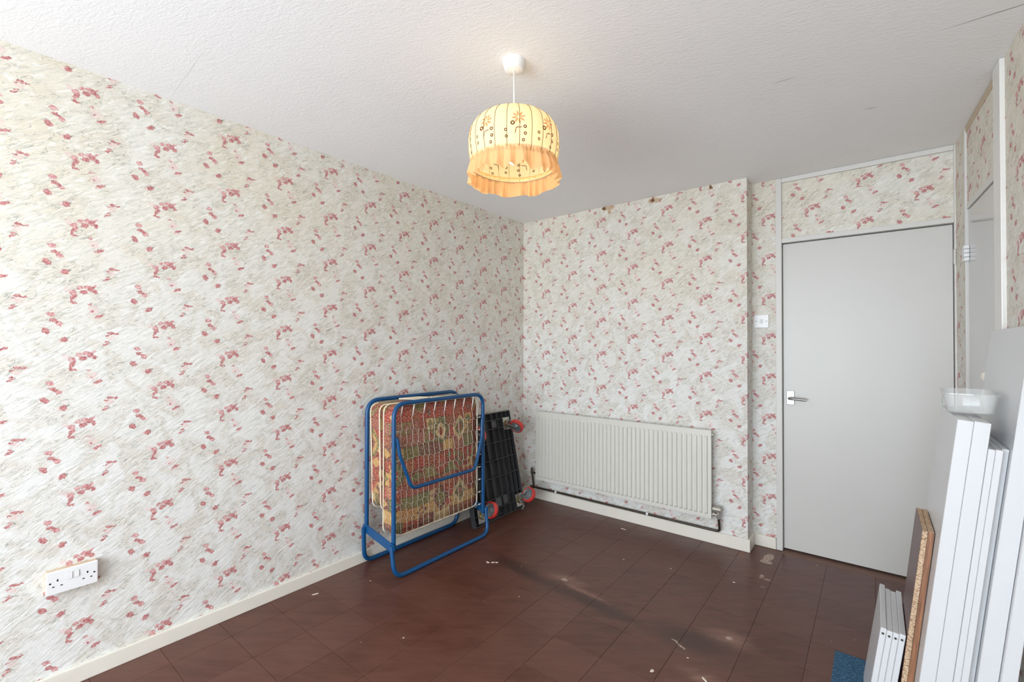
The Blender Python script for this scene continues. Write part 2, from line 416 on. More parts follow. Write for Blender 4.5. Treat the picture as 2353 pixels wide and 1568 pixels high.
def mk_kilim():
    t = NT('kilim_print_fabric'); uv = t.uv()
    wv = t.vmath('MULTIPLY', t.vmath('SUBTRACT', t.noise(uv, 7.0, 3, col=True), (0.5, 0.5, 0.5)), (0.06, 0.05, 0)); x, y, z = t.sep(t.vmath('ADD', uv, wv))
    def wn(a, b, c):
        q = t.n('ShaderNodeTexWhiteNoise', noise_dimensions='3D'); t.put(q.inputs['Vector'], t.comb(a, b, c)); return q.outputs[0]
    pal = [(0.0, srgb(142, 68, 60)), (0.15, srgb(124, 116, 78)), (0.29, srgb(192, 152, 96)), (0.42, srgb(152, 96, 86)), (0.55, srgb(104, 104, 74)), (0.66, srgb(166, 76, 66)), (0.78, srgb(196, 168, 124)), (0.90, srgb(118, 74, 70))]
    rowf = t.math('DIVIDE', y, 0.074); row = t.math('FLOOR', rowf)
    ro = wn(row, 3.0, 1.0)
    wid = t.mapr(ro, 0, 1, 0.05, 0.15, smooth=False)
    cf = t.math('ADD', t.math('DIVIDE', x, wid), t.math('MULTIPLY', ro, 7.0)); colm = t.math('FLOOR', cf)
    fu = t.math('SUBTRACT', t.math('SUBTRACT', cf, colm), 0.5); fv = t.math('SUBTRACT', t.math('SUBTRACT', rowf, row), 0.5)
    c1 = t.ramp(wn(colm, row, 0.0), pal, True)
    cb = t.ramp(wn(row, 9.0, 2.0), [(0.0, srgb(160, 66, 62)), (0.4, srgb(164, 84, 76)), (0.6, srgb(186, 146, 94)), (0.8, srgb(124, 116, 82))], True)
    isb = t.math('LESS_THAN', wn(row, 5.0, 4.0), 0.38)
    c1 = t.mix(isb, c1, cb)
    au, av = t.math('ABSOLUTE', fu), t.math('ABSOLUTE', fv)
    dia = t.math('ADD', au, av); kind = wn(colm, row, 8.0)
    c2 = t.ramp(wn(colm, row, 5.0), pal, True); c3 = t.ramp(wn(colm, row, 11.0), pal, True)
    c = t.mix(t.math('MULTIPLY', t.math('LESS_THAN', dia, 0.42), t.math('LESS_THAN', kind, 0.4)), c1, c2)
    c = t.mix(t.math('MULTIPLY', t.math('LESS_THAN', dia, 0.2), t.math('LESS_THAN', kind, 0.3)), c, c3)
    zz = t.math('FRACT', t.math('MULTIPLY', t.math('ADD', av, t.math('PINGPONG', t.math('MULTIPLY', fu, 2.0), 0.5)), 3.5))
    c = t.mix(t.math('MULTIPLY', t.math('LESS_THAN', zz, 0.3), t.math('GREATER_THAN', kind, 0.6)), c, c3)
    # large stepped diamonds crossing the bands
    bu = t.math('DIVIDE', x, 0.17); bv = t.math('DIVIDE', y, 0.21); bi = t.math('FLOOR', bu); bj = t.math('FLOOR', bv)
    bd = t.math('ADD', t.math('ABSOLUTE', t.math('SUBTRACT', t.math('SUBTRACT', bu, bi), 0.5)), t.math('ABSOLUTE', t.math('SUBTRACT', t.math('SUBTRACT', bv, bj), 0.5)))
    bd = t.math('SNAP', bd, 0.07); bk = t.math('LESS_THAN', wn(bi, bj, 21.0), 0.5)
    ring = t.math('FLOOR', t.math('MULTIPLY', bd, 7.2))
    cr = t.ramp(wn(bi, bj, t.math('ADD', ring, 30.0)), pal, True)
    c = t.mix(t.math('MULTIPLY', bk, t.math('LESS_THAN', bd, 0.40)), c, cr)
    c = t.mix(t.math('MULTIPLY', t.math('GREATER_THAN', av, 0.44), 0.4), c, c4(srgb(86, 58, 46)))
    wv2 = t.noise(uv, 120.0, 3, 0.7)
    c = t.mix(t.mapr(wv2, 0.48, 0.66, 0.0, 0.7), c, c4(srgb(208, 184, 148)))
    c = t.mix(t.mapr(wv2, 0.48, 0.32, 0.0, 0.6), c, c4(srgb(88, 60, 50)))
    t.put(t.b.inputs['Base Color'], c); t.b.inputs['Roughness'].default_value = 0.85; t.b.inputs['Specular IOR Level'].default_value = 0.2
    t.bump(t.noise(uv, 26.0, 3), 0.012, 0.6)
    return t.m
M['kilim'] = mk_kilim()

def fabric(name, col, trans, flowers=False):
    t = NT(name); uv = t.uv()
    c = t.mix(t.noise(uv, 30.0, 3), c4(tuple(k*0.94 for k in col)), c4(col))
    if flowers:
        x, y, z = t.sep(uv)
        U = t.math('FRACT', t.math('ADD', t.math('MULTIPLY', x, 9.0), 0.652)); p = t.comb(t.math('MULTIPLY', t.math('SUBTRACT', U, 0.5), 0.119), y)
        pet = []
        for k in range(8):
            a = 45*k+12; ar = math.radians(a)
            pet.append((0.0145*math.cos(ar), 2.118+0.0145*math.sin(ar), 0.0105, 0.0032, a))
        c = t.mix(t.mapr(t.ell(p, pet), 0.6, 1.2, 0.8, 0.0), c, c4(srgb(206, 118, 48)))
        ring = t.ell(p, [(-0.021, 2.096, 0.0065, 0.0065, 0), (0.022, 2.085, 0.005, 0.005, 0), (0.023, 2.062, 0.0048, 0.0048, 0), (0.017, 2.040, 0.0046, 0.0046, 0), (-0.045, 2.074, 0.0046, 0.0046, 0), (-0.043, 2.052, 0.0044, 0.0044, 0)])
        c = t.mix(t.mapr(t.math('ABSOLUTE', t.math('SUBTRACT', ring, 0.85)), 0.22, 0.42, 1.0, 0.0), c, c4(srgb(96, 50, 16)))
        st = t.ell(p, [(-0.006, 2.080, 0.009, 0.0015, 35), (0.005, 2.082, 0.009, 0.0015, 12), (-0.011, 2.068, 0.010, 0.0015, 75)])
        c = t.mix(t.mapr(st, 0.6, 1.2, 1.0, 0.0), c, c4(srgb(112, 62, 22)))
    dif = t.n('ShaderNodeBsdfDiffuse'); tr = t.n('ShaderNodeBsdfTranslucent'); mx = t.n('ShaderNodeMixShader')
    t.put(dif.inputs[0], c); t.put(tr.inputs[0], c); mx.inputs[0].default_value = trans
    t.L.new(dif.outputs[0], mx.inputs[1]); t.L.new(tr.outputs[0], mx.inputs[2]); t.L.new(mx.outputs[0], t.out.inputs['Surface'])
    t.N.remove(t.b)
    return t.m
M['shade'] = fabric('cream_embroidered_shade', srgb(250, 236, 200), 0.5, True)
M['ruffle'] = fabric('peach_ruffle', srgb(240, 196, 146), 0.4)
M['rib'] = fabric('brown_seam_cord', srgb(120, 80, 40), 0.3)

def mk_clear(name, col, tfac, rough=0.05):
    t = NT(name)
    tr = t.n('ShaderNodeBsdfTransparent'); tr.inputs[0].default_value = c4(col)
    gl = t.n('ShaderNodeBsdfGlossy'); gl.inputs['Roughness'].default_value = rough
    df = t.n('ShaderNodeBsdfDiffuse'); t.put(df.inputs[0], t.mix(t.noise(t.objc(), 20), (0.8, 0.81, 0.8, 1), (0.88, 0.89, 0.88, 1)))
    m1 = t.n('ShaderNodeMixShader'); m1.inputs[0].default_value = tfac
    t.L.new(tr.outputs[0], m1.inputs[1]); t.L.new(df.outputs[0], m1.inputs[2])
    lw = t.n('ShaderNodeLayerWeight'); lw.inputs[0].default_value = 0.3
    m2 = t.n('ShaderNodeMixShader'); t.put(m2.inputs[0], t.math('ADD', t.math('MULTIPLY', t.math('POWER', lw.outputs['Facing'], 4.0), 0.5), 0.04)); t.L.new(m1.outputs[0], m2.inputs[1]); t.L.new(gl.outputs[0], m2.inputs[2])
    t.L.new(m2.outputs[0], t.out.inputs['Surface']); t.N.remove(t.b)
    return t.m
M['clear'] = mk_clear('clear_plastic', (0.98, 0.985, 0.985), 0.22)
M['pane'] = mk_clear('window_glass', (1, 1, 1), 0.0, 0.0)
def mk_bulb():
    t = NT('lit_bulb'); e = t.n('ShaderNodeEmission'); e.inputs[0].default_value = (1, 0.80, 0.50, 1); e.inputs[1].default_value = 12.0
    t.L.new(e.outputs[0], t.out.inputs['Surface']); t.N.remove(t.b); return t.m
M['bulb'] = mk_bulb()

# ------------------------------------------------------------------ the room
XP, YD = 1.813, 0.160          # pier edge, depth of the recess beside the door
def uvwall(o, fn):
    me = o.data; lay = me.uv_layers.new(name='UVMap')
    for p in me.polygons:
        for li in p.loop_indices:
            v = me.vertices[me.loops[li].vertex_index].co; lay.data[li].uv = fn(v, p.normal)

bm = bmesh.new(); box(bm, -0.12, 0.0, RY-0.12, 0.30, -0.10, HC)
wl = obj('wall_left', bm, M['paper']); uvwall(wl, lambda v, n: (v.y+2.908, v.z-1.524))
tag(wl, 'long left wall in pink floral wallpaper behind the folded bed', 'wall', kind='structure')

tears = [(0.793-0.499, 2.405-2.170, 0.020, 0.014, 0, 0), (0.838-0.499, 2.378-2.170, 0.012, 0.022, 30, 1), (1.187-0.499, 2.392-2.170, 0.020, 0.012, 10, 0), (1.20-0.499, 2.392-2.170, 0.05, 0.018, 0, 1), (1.591-0.499, 2.404-2.170, 0.010, 0.016, 0, 0), (0.84-0.499, 2.405-2.170, 0.04, 0.02, 0, 1)]
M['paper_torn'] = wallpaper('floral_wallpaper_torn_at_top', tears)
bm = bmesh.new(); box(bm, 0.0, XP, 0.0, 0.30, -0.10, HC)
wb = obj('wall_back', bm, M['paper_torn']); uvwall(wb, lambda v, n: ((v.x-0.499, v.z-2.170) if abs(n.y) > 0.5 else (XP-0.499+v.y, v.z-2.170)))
tag(wb, 'far wall with the radiator, wallpaper torn along the ceiling', 'wall', kind='structure')
bm = bmesh.new(); box(bm, XP, 1.953, YD, 0.30, -0.10, HC)
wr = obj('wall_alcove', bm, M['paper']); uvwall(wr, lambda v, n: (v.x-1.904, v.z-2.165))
tag(wr, 'narrow papered strip of wall with the light switch beside the door', 'wall', kind='structure')
bm = bmesh.new(); box(bm, 1.953, 3.1, 0.27, 0.30, -0.10, HC)
tag(obj('light_block_behind_door', bm, M['frame']), 'unseen backing panel blocking light behind the white door', 'wall', kind='structure')  # added backing, blocks light so the gaps round the door stay dark

# right wall runs slightly askew: local s (towards the camera), n (outwards), z
RWM = Matrix(((0.04665, 0.99891, 0, 2.8050), (-0.99891, 0.04665, 0, 0.16), (0, 0, 1, 0), (0, 0, 0, 1)))
def rw(bm): xform(bm, RWM); return bm
S0, S1, S2 = 0.243, 0.822, 0.925    # cupboard door opening, far edge of its post
SE = 5.6
bm = bmesh.new(); box(bm, -0.14, S0, 0.0, 0.12, -0.10, HC); box(bm, S2, SE, 0.0, 0.12, -0.10, HC)
inv = RWM.inverted()
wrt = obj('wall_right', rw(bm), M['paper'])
def uvr(v, n):
    q = inv @ v; return (q.x-1.090, q.z-1.945)
uvwall(wrt, uvr); tag(wrt, 'right wall in floral wallpaper behind the leaning white boards', 'wall', kind='structure')
# rear wall with the window that lights the room (behind the camera)
bm = bmesh.new()
box(bm, 0, WX0, RY-0.12, RY, -0.1, HC); box(bm, WX1, 3.2, RY-0.12, RY, -0.1, HC); box(bm, WX0, WX1, RY-0.12, RY, -0.1, WZ0); box(bm, WX0, WX1, RY-0.12, RY, WZ1, HC)
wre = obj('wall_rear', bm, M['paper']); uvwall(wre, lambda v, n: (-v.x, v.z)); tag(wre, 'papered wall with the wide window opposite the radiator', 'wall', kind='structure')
win = tag(empty('window_1', ((WX0+WX1)/2, RY-0.06, WZ0)), 'wide white window behind the viewer', 'window', kind='structure')
def wbox(name, x0, x1, y0, y1, z0, z1, m, par, bev=0.004):
    bm = bmesh.new(); box(bm, x0, x1, y0, y1, z0, z1, bev); o = obj(name, bm, m, par)
    o.matrix_parent_inverse = Matrix.Translation(par.location).inverted() if par else Matrix(); return o
for a, b, c, d in ((WX0, WX1, WZ0, WZ0+0.05), (WX0, WX1, WZ1-0.05, WZ1), (WX0, WX0+0.05, WZ0+0.05, WZ1-0.05), (WX1-0.05, WX1, WZ0+0.05, WZ1-0.05), (1.42, 1.48, WZ0+0.05, WZ1-0.05)):
    wbox('window_frame', a, b, RY-0.09, RY-0.03, c, d, M['gloss'], win)
for a, b in ((WX0+0.05, 1.42), (1.48, WX1-0.05)):
    wbox('window_pane', a, b, RY-0.064, RY-0.060, WZ0+0.05, WZ1-0.05, M['pane'], win, 0)
wbox('window_sill', WX0-0.05, WX1+0.05, RY, RY+0.12, WZ0-0.03, WZ0, M['gloss'], win)

bm = bmesh.new(); box(bm, -0.12, 3.25, RY-0.12, 0.30, HC, HC+0.12)
tag(obj('ceiling', bm, M['ceiling']), 'white ceiling with brushed textured paper', 'ceiling', kind='structure')

# floor: slab with nine-inch tiles laid on it
bm = bmesh.new(); box(bm, -0.12, 3.25, RY-0.12, 0.30, -0.12, -0.0035)
fl = tag(obj('floor', bm, M['joint']), 'dark brown vinyl tiled floor with paint flecks', 'floor', kind='structure')
TP = 0.2290; GX = 0.166; GY = -0.125
def right_x(y): return 2.805+0.0467*(0.16-y)
tile_mesh = None; G = 0.0006
xs = [0.0]+[GX+TP*k for k in range(13)]; ys = [GY+TP]+[GY-TP*k for k in range(25)]
for j in range(len(ys)-1):
    for i in range(len(xs)):
        x0 = xs[i]; x1 = xs[i+1] if i+1 < len(xs) else x0+TP
        y1, y0 = ys[j], max(ys[j+1], RY)
        if j == 0: y1 = min(ys[0], 0.26 if x0 > XP-0.1 else 0.0)
        if y0 < -3.6 or x0 > 3.0: pass
        x1 = min(x1, 3.0)
        if x1-x0 < 0.01 or y1-y0 < 0.01: continue
        if j == 0 and x0 < XP < x1: x0 = XP
        full = abs(x1-x0-TP) < 1e-4 and abs(y1-y0-TP) < 1e-4
        if full and tile_mesh:
            o = bpy.data.objects.new('floor_tile', tile_mesh); C.objects.link(o)
        else:
            hx, hy = (x1-x0)/2-G, (y1-y0)/2-G
            bm = bmesh.new(); box(bm, -hx, hx, -hy, hy, -0.0035, 0.0)
            es = [e for e in bm.edges if all(v.co.z > -0.001 for v in e.verts)]
            bmesh.ops.bevel(bm, geom=es, offset=0.0005, segments=1, affect='EDGES')
            o = obj('floor_tile', bm, M['tile'])
            if full: tile_mesh = o.data
        o.parent = fl
        o.location = ((x0+x1)/2, (y0+y1)/2, random.uniform(-0.0003, 0.0))
        o.rotation_euler = (random.uniform(-1, 1)*0.0012, random.uniform(-1, 1)*0.0012, 0)

# skirting boards
def skirt(name, x0, x1, y0, y1, h, label):
    bm = bmesh.new(); box(bm, x0, x1, y0, y1, 0.0, h, 0.003)
    return tag(obj(name, bm, M['cream']), label, 'baseboard', kind='structure')
skirt('baseboard_left', 0, 0.015, RY, 0.0, 0.064, 'cream skirting board along the left wall')
skirt('baseboard_back', 0.015, XP+0.015, -0.015, 0.0, 0.080, 'cream skirting board under the radiator')
skirt('baseboard_alcove', XP, 1.950, YD-0.015, YD, 0.072, 'short cream skirting board below the light switch')
skirt('baseboard_pier', XP, XP+0.015, 0.0, YD-0.015, 0.078, 'tiny cream skirting return around the wall corner')

bm = bmesh.new(); box(bm, S2+0.001, SE-0.2, -0.015, -0.0005, 0.0, 0.066, 0.003)
tag(obj('baseboard_right', rw(bm), M['cream']), 'cream skirting board behind the leaning boards', 'baseboard', kind='structure')

# door frame on the far wall, running up to the ceiling, with papered panel above the door
fr = tag(empty('trim_1', (2.40, 0.2, 0)), 'off-white door frame reaching from floor to ceiling', 'door frame', kind='structure')
DX0, DX1, DT = 1.9875, 2.7990, 1.9925
def part(par, name, x0, x1, y0, y1, z0, z1, m, bev=0.003, smooth=False):
    bm = bmesh.new(); box(bm, x0, x1, y0, y1, z0, z1, bev); o = obj(name, bm, m, par, smooth)
    o.matrix_parent_inverse = Matrix.Translation(par.location).inverted(); return o
part(fr, 'jamb', 1.953, DX0, 0.148, 0.262, 0.0, HC-0.001, M['frame'])
part(fr, 'jamb', DX1, 2.812, 0.148, 0.262, 0.0, HC-0.001, M['frame'])
part(fr, 'transom', DX0, DX1, 0.150, 0.262, DT+0.003, 2.024, M['frame'])
part(fr, 'head', DX0, DX1, 0.150, 0.262, 2.390, HC-0.001, M['frame'])
op = part(fr, 'overpanel', DX0, DX1, 0.170, 0.20, 2.024, 2.390, M['paper'], 0)
uvwall(op, lambda v, n: (v.x-2.147, v.z-2.188)); op['label'] = 'papered panel above the door'

# white flush door with lever handle
d1 = tag(empty('door_1', ((DX0+DX1)/2, 0.2, 0.012)), 'white flush door with metal lever handle beside the light switch', 'door', kind='structure')
part(d1, 'door_leaf', DX0+0.003, DX1-0.003, 0.182, 0.222, 0.012, DT-0.002, simple('door_paint', srgb(208, 206, 201), 0.36, var=0.03, scale=3, bump=0.0005, bscale=12), 0.0015)
hp = part(d1, 'handle_plate', 2.009, 2.053, 0.176, 0.182, 0.945, 1.035, M['chrome'], 0.0025); hp['label'] = 'small metal handle plate'
bm = bmesh.new(); cyl(bm, (2.027, 0.176, 0.988), (0, -1, 0), 0.012, 0.016, 20, bev=0.002)
tube(bm, fillet([(2.027, 0.165, 0.988), (2.027, 0.135, 0.988), (2.060, 0.131, 0.987), (2.120, 0.133, 0.984)], 0.018, 6), lambda t: 0.0085 if t < 0.5 else 0.0085-0.0015*(t-0.5), 12)
lv = obj('lever', bm, M['chrome'], hp, True, 40)
for zz, xx in ((1.024, 2.031), (0.957, 2.020), (0.957, 2.042)):
    bm = bmesh.new(); cyl(bm, (xx, 0.1765, zz), (0, -1, 0), 0.0035, 0.0016, 12)
    o = obj('screw', bm, M['zinc'], hp)
for zz in (1.805, 0.25):
    bm = bmesh.new()
    for k in range(5): cyl(bm, (2.7995, 0.142, zz-0.037+k*0.0152), (0, 0, 1), 0.0062, 0.0146, 14, bev=0.001)
    cyl(bm, (2.7995, 0.142, zz+0.039), (0, 0, 1), 0.0045, 0.006, 12)
    box(bm, 2.7975, 2.8015, 0.142, 0.182, zz-0.037, zz+0.039)
    o = obj('hinge', bm, M['frame'], d1, True, 40); o.matrix_parent_inverse = Matrix.Translation(d1.location).inverted()

# cupboard door and its frame in the right wall
fr2 = tag(empty('trim_2', tuple(RWM @ Vector((0.55, 0, 0)))), 'cream frame around the cupboard door by the corner', 'door frame', kind='structure')
def rpart(par, name, s0, s1, n0, n1, z0, z1, m, bev=0.002, parent=None):
    bm = bmesh.new(); box(bm, s0, s1, n0, n1, z0, z1, bev); o = obj(name, rw(bm), m, parent or par)
    o.matrix_parent_inverse = Matrix.Translation(par.location).inverted(); return o
rpart(fr2, 'jamb', S0-0.012, S0+0.012, -0.004, 0.11, 0.0, 2.40, M['frame'])
rpart(fr2, 'jamb', S1-0.018, S1+0.004, 0.0, 0.11, 0.0, 2.03, M['frame'])
rpart(fr2, 'post', S1+0.006, S2, -0.014, 0.11, 0.0, HC-0.002, M['gloss'], 0.003)
rpart(fr2, 'head', S0+0.012, S1-0.018, 0.002, 0.11, 2.003, 2.035, M['frame'])
rpart(fr2, 'cornice', S0+0.012, S1+0.006, 0.0, 0.10, 2.385, HC-0.002, simple('stained_trim', srgb(196, 178, 152), 0.6, var=0.1))
op2 = rpart(fr2, 'overpanel', S0+0.012, S1+0.006, 0.004, 0.05, 2.035, 2.385, M['paper'], 0); uvwall(op2, uvr)
op2['label'] = 'papered panel above the cupboard door'
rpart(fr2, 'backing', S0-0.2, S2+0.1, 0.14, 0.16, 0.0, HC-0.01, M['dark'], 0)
# corner strip below the paper is bare and stained
d2 = tag(empty('door_2', tuple(RWM @ Vector((0.52, 0.02, 0.01)))), 'glossy grey-white cupboard door with round knob at right', 'door', kind='structure')
rpart(d2, 'door_leaf', S0+0.014, S1-0.020, 0.008, 0.045, 0.012, 1.999, simple('gloss_cupboard_paint', srgb(200, 199, 197), 0.14, var=0.02, scale=3), 0.0015)
bm = bmesh.new()
lathe(bm, [(0.010, 0.0), (0.009, 0.012), (0.016, 0.018), (0.0215, 0.027), (0.0215, 0.036), (0.016, 0.043), (0.004, 0.046)], seg=24, cap0=True, cap1=True)
xform(bm, RWM @ Matrix.Translation((0.735, 0.008, 1.197)) @ Matrix.Rotation(PI/2, 4, 'X'))
o = obj('knob', bm, M['glass_white'], d2, True, 60); o.matrix_parent_inverse = Matrix.Translation(d2.location).inverted()
for zz in (1.785, 0.3):
    bm = bmesh.new()
    for k in range(4):
        box(bm, S0-0.012, S0+0.036, -0.012, 0.0075, zz-0.04+k*0.02, zz-0.0215+k*0.02, 0.003)
    o = obj('hinge', rw(bm), M['plastic'], d2); o.matrix_parent_inverse = Matrix.Translation(d2.location).inverted()

# ------------------------------------------------------------------ pendant lamp
LX, LY = 1.375, -1.888
lamp = tag(empty('pendant_lamp', (LX, LY, HC)), 'lit pendant lamp with cream pleated shade and peach ruffle', 'lamp')
def child(par, name, bm, m, smooth=False, auto=None, parent=None):
    o = obj(name, bm, m, parent or par, smooth, auto)
    if parent is None: o.matrix_parent_inverse = Matrix.Translation(par.location).inverted()   # a sub-part's parent sits at the origin
    return o
bm = bmesh.new(); lathe(bm, [(0.0005, HC-0.038), (0.030, HC-0.038), (0.036, HC-0.034), (0.042, HC-0.014), (0.043, HC-0.012), (0.043, HC)], (LX, LY, 0), 36, cap0=True)
child(lamp, 'ceiling_rose', bm, M['plastic'], True, 35)
bm = bmesh.new(); tube(bm, [(LX, LY, HC-0.036), (LX+0.001, LY, 2.30), (LX, LY, 2.175)], 0.0032, 10)
child(lamp, 'flex', bm, M['cord'], True)
bm = bmesh.new(); lathe(bm, [(0.006, 2.185), (0.017, 2.175), (0.018, 2.125), (0.014, 2.118)], (LX, LY, 0), 20, cap0=True, cap1=True)
child(lamp, 'lamp_holder', bm, M['plastic'], True, 40)
bm = bmesh.new(); lathe(bm, [(0.012, 2.118), (0.013, 2.10), (0.026, 2.075), (0.030, 2.055), (0.026, 2.033), (0.012, 2.022), (0.002, 2.020)], (LX, LY, 0), 20, cap0=True, cap1=True)
child(lamp, 'bulb', bm, M['bulb'], True)
NP = 24
PROF = [(0.160, 2.010), (0.166, 2.030), (0.1715, 2.060), (0.1735, 2.090), (0.1715, 2.120), (0.164, 2.148), (0.150, 2.170), (0.130, 2.187), (0.108, 2.196), (0.080, 2.199), (0.050, 2.199), (0.024, 2.200)]
def prof_at(n):
    out = []
    for i in range(len(PROF)-1):
        for k in range(n):
            t = k/n; out.append((PROF[i][0]*(1-t)+PROF[i+1][0]*t, PROF[i][1]*(1-t)+PROF[i+1][1]*t))
    out.append(PROF[-1]); return out
def pleat(r, z, a, t):
    return r*(1+0.012*abs(math.sin(a*NP/2))*min(1, 6*t+0.3)), z
bm = bmesh.new(); lathe(bm, prof_at(2), (LX, LY, 0), NP*8, pleat, uv=True)
sh = child(lamp, 'lamp_shade', bm, M['shade'], True)
for k in range(NP):
    a = 2*PI*k/NP
    bm = bmesh.new(); tube(bm, [(LX+(r+0.0006)*math.cos(a), LY+(r+0.0006)*math.sin(a), z) for r, z in PROF], 0.0009, 5)
    o = child(lamp, 'seam_cord', bm, M['rib'], True, parent=sh)
# gathered ruffle, frilled lower edge
rnd = [random.uniform(-1, 1) for _ in range(64)]
def frill(r, z, a, t):
    w1 = math.sin(a*25+2.2*math.sin(a*4)+1.1*math.sin(a*7)); w2 = math.sin(a*9+2.0)
    am = t
    return r*(1+am*(0.062*w1+0.020*w2)+0.010*math.sin(a*75)*(1-t)), z+am*(0.006*w2+0.005*w1)
RF = [(0.164, 2.030), (0.1655, 2.020), (0.166, 2.012), (0.168, 2.002), (0.170, 1.990), (0.172, 1.975), (0.173, 1.962), (0.174, 1.952)]
bm = bmesh.new(); lathe(bm, RF, (LX, LY, 0), 360, frill, uv=True)
child(lamp, 'ruffle', bm, M['ruffle'], True)
bm = bmesh.new(); tube(bm, [(LX+0.1605*math.cos(2*PI*k/48), LY+0.1605*math.sin(2*PI*k/48), 2.010) for k in range(48)], 0.0016, 6, closed=True)
for k in range(3):
    a = 2*PI*k/3+0.4; tube(bm, [(LX+0.025*math.cos(a), LY+0.025*math.sin(a), 2.199), (LX+0.016*math.cos(a), LY+0.016*math.sin(a), 2.150)], 0.0013, 6)
child(lamp, 'shade_ring', bm, M['wire'], True)
ld = bpy.data.lights.new('bulb_light', 'POINT'); ld.energy = LAMP_W; ld.color = (1.0, 0.74, 0.43); ld.shadow_soft_size = 0.035
lo = bpy.data.objects.new('bulb_light', ld); C.objects.link(lo); lo.location = (LX, LY, 2.055); lo.parent = lamp
lo.matrix_parent_inverse = Matrix.Translation(lamp.location).inverted()

# ------------------------------------------------------------------ radiator and pipe
rad = tag(empty('radiator', (0.9, -0.06, 0.187)), 'white fluted panel radiator on the far wall', 'radiator')
RX0, RX1, RZ0, RZ1, RYF = 0.195, 1.612, 0.187, 0.766, -0.090
bm = bmesh.new()
NF = 42; pit = (RX1-RX0-0.03)/NF
cols = [(RX0, 0), (RX0+0.006, 0), (RX0+0.015, 0)]
for k in range(NF):
    x = RX0+0.015+k*pit
    cols += [(x+pit*0.24, 0), (x+pit*0.40, 1), (x+pit*0.60, 1), (x+pit*0.76, 0)] if False else [(x+pit*0.18, 0), (x+pit*0.30, 1), (x+pit*0.70, 1), (x+pit*0.82, 0)]
cols += [(RX1-0.015, 0), (RX1-0.006, 0), (RX1, 0)]
rows = [(RZ0, 0), (RZ0+0.026, 0), (RZ0+0.036, 1), (RZ1-0.046, 1), (RZ1-0.036, 0), (RZ1, 0)]
grid = [[bm.verts.new((x, RYF+0.006-0.0100*a*b, z)) for x, a in cols] for z, b in rows]
for j in range(len(rows)-1):
    for i in range(len(cols)-1):
        bm.faces.new((grid[j][i], grid[j][i+1], grid[j+1][i+1], grid[j+1][i]))
YB = RYF+0.024
back = [bm.verts.new((x, YB, z)) for x, z in ((RX0, RZ0), (RX1, RZ0), (RX1, RZ1), (RX0, RZ1))]
bm.faces.new(list(reversed(back)))
bm.faces.new([g for g in grid[0]]+[back[1], back[0]]); bm.faces.new(list(reversed(grid[-1]))+[back[3], back[2]])
bm.faces.new([g[0] for g in grid]+[back[3], back[0]]); bm.faces.new([g[-1] for g in reversed(grid)]+[back[1], back[2]])
child(rad, 'panel', bm, M['radiator'], True, 20)
for x in (RX0+0.20, RX1-0.20):
    bm = bmesh.new(); box(bm, x-0.015, x+0.015, YB, -0.001, RZ0+0.05, RZ1-0.05, 0.002); child(rad, 'bracket', bm, M['radiator'])
bm = bmesh.new(); box(bm, RX0+0.06, RX1-0.06, YB, YB+0.022, RZ0+0.04, RZ1-0.04, 0.002); child(rad, 'convector', bm, M['radiator'])
bm = bmesh.new(); cyl(bm, (RX1-0.002, RYF+0.016, RZ1-0.028), (1, 0, 0), 0.009, 0.016, 12, bev=0.001); child(rad, 'bleed_plug', bm, M['valve'], True, 40)
YPp = -0.028
bm = bmesh.new(); tube(bm, fillet([(0.137, YPp-0.03, 0.235), (0.137, YPp, 0.100), (1.650, YPp, 0.096), (1.650, YPp-0.03, 0.215)], 0.022, 6), 0.0078, 12); pp = child(rad, 'heating_pipe', bm, M['pipe'], True, 60); pp['label'] = 'dark tarnished heating pipe above the skirting'
for x in (0.365, 1.155):
    bm = bmesh.new(); lathe(bm, [(0.0105, -0.008), (0.0115, -0.006), (0.0115, 0.006), (0.0105, 0.008)], seg=16, cap0=True, cap1=True)
    xform(bm, Matrix.Translation((x, YPp, 0.0985)) @ Matrix.Rotation(PI/2, 4, 'Y')); box(bm, x-0.006, x+0.006, YPp, -0.0005, 0.094, 0.104)
    child(rad, 'pipe_clip', bm, M['plastic'], True, 40, parent=pp)
bm = bmesh.new()
cyl(bm, (0.137, YPp-0.031, 0.222), (0, 0, 1), 0.012, 0.022, 6); cyl(bm, (0.137, YPp-0.031, 0.244), (0, 0, 1), 0.010, 0.03, 14, 0.008, bev=0.002); cyl(bm, (0.137, YPp-0.031, 0.232), (1, 0, 0), 0.008, 0.058, 12)
o = child(rad, 'lockshield_valve', bm, M['pipe'], True, 40, parent=pp)
bm = bmesh.new()
cyl(bm, (1.650, YPp-0.031, 0.190), (0, 0, 1), 0.0135, 0.03, 6); cyl(bm, (1.650, YPp-0.031, 0.22), (0, 0, 1), 0.012, 0.02, 14)
cyl(bm, (1.650, YPp-0.031, 0.212), (-1, 0, 0), 0.010, 0.038, 12); cyl(bm, (1.628, YPp-0.031, 0.212), (-1, 0, 0), 0.014, 0.010, 6)
o = child(rad, 'valve_body', bm, M['valve'], True, 40, parent=pp)
bm = bmesh.new(); cyl(bm, (1.668, YPp-0.031, 0.250), (-1, 0, 0), 0.021, 0.052, 24, 0.019, bev=0.003)
child(rad, 'valve_cap', bm, M['valve'], True, 40, parent=pp)
bm = bmesh.new(); cyl(bm, (0.106, YPp, 0.100), (1, 0, 0), 0.011, 0.030, 12); tube(bm, [(0.118, YPp, 0.1), (0.118, YPp, 0.085), (0.118, -0.002, 0.085)], 0.0078, 10)
child(rad, 'elbow_fitting', bm, simple('rusty_fitting', srgb(92, 60, 46), 0.6, 0.5, var=0.3), True, 40, parent=pp)

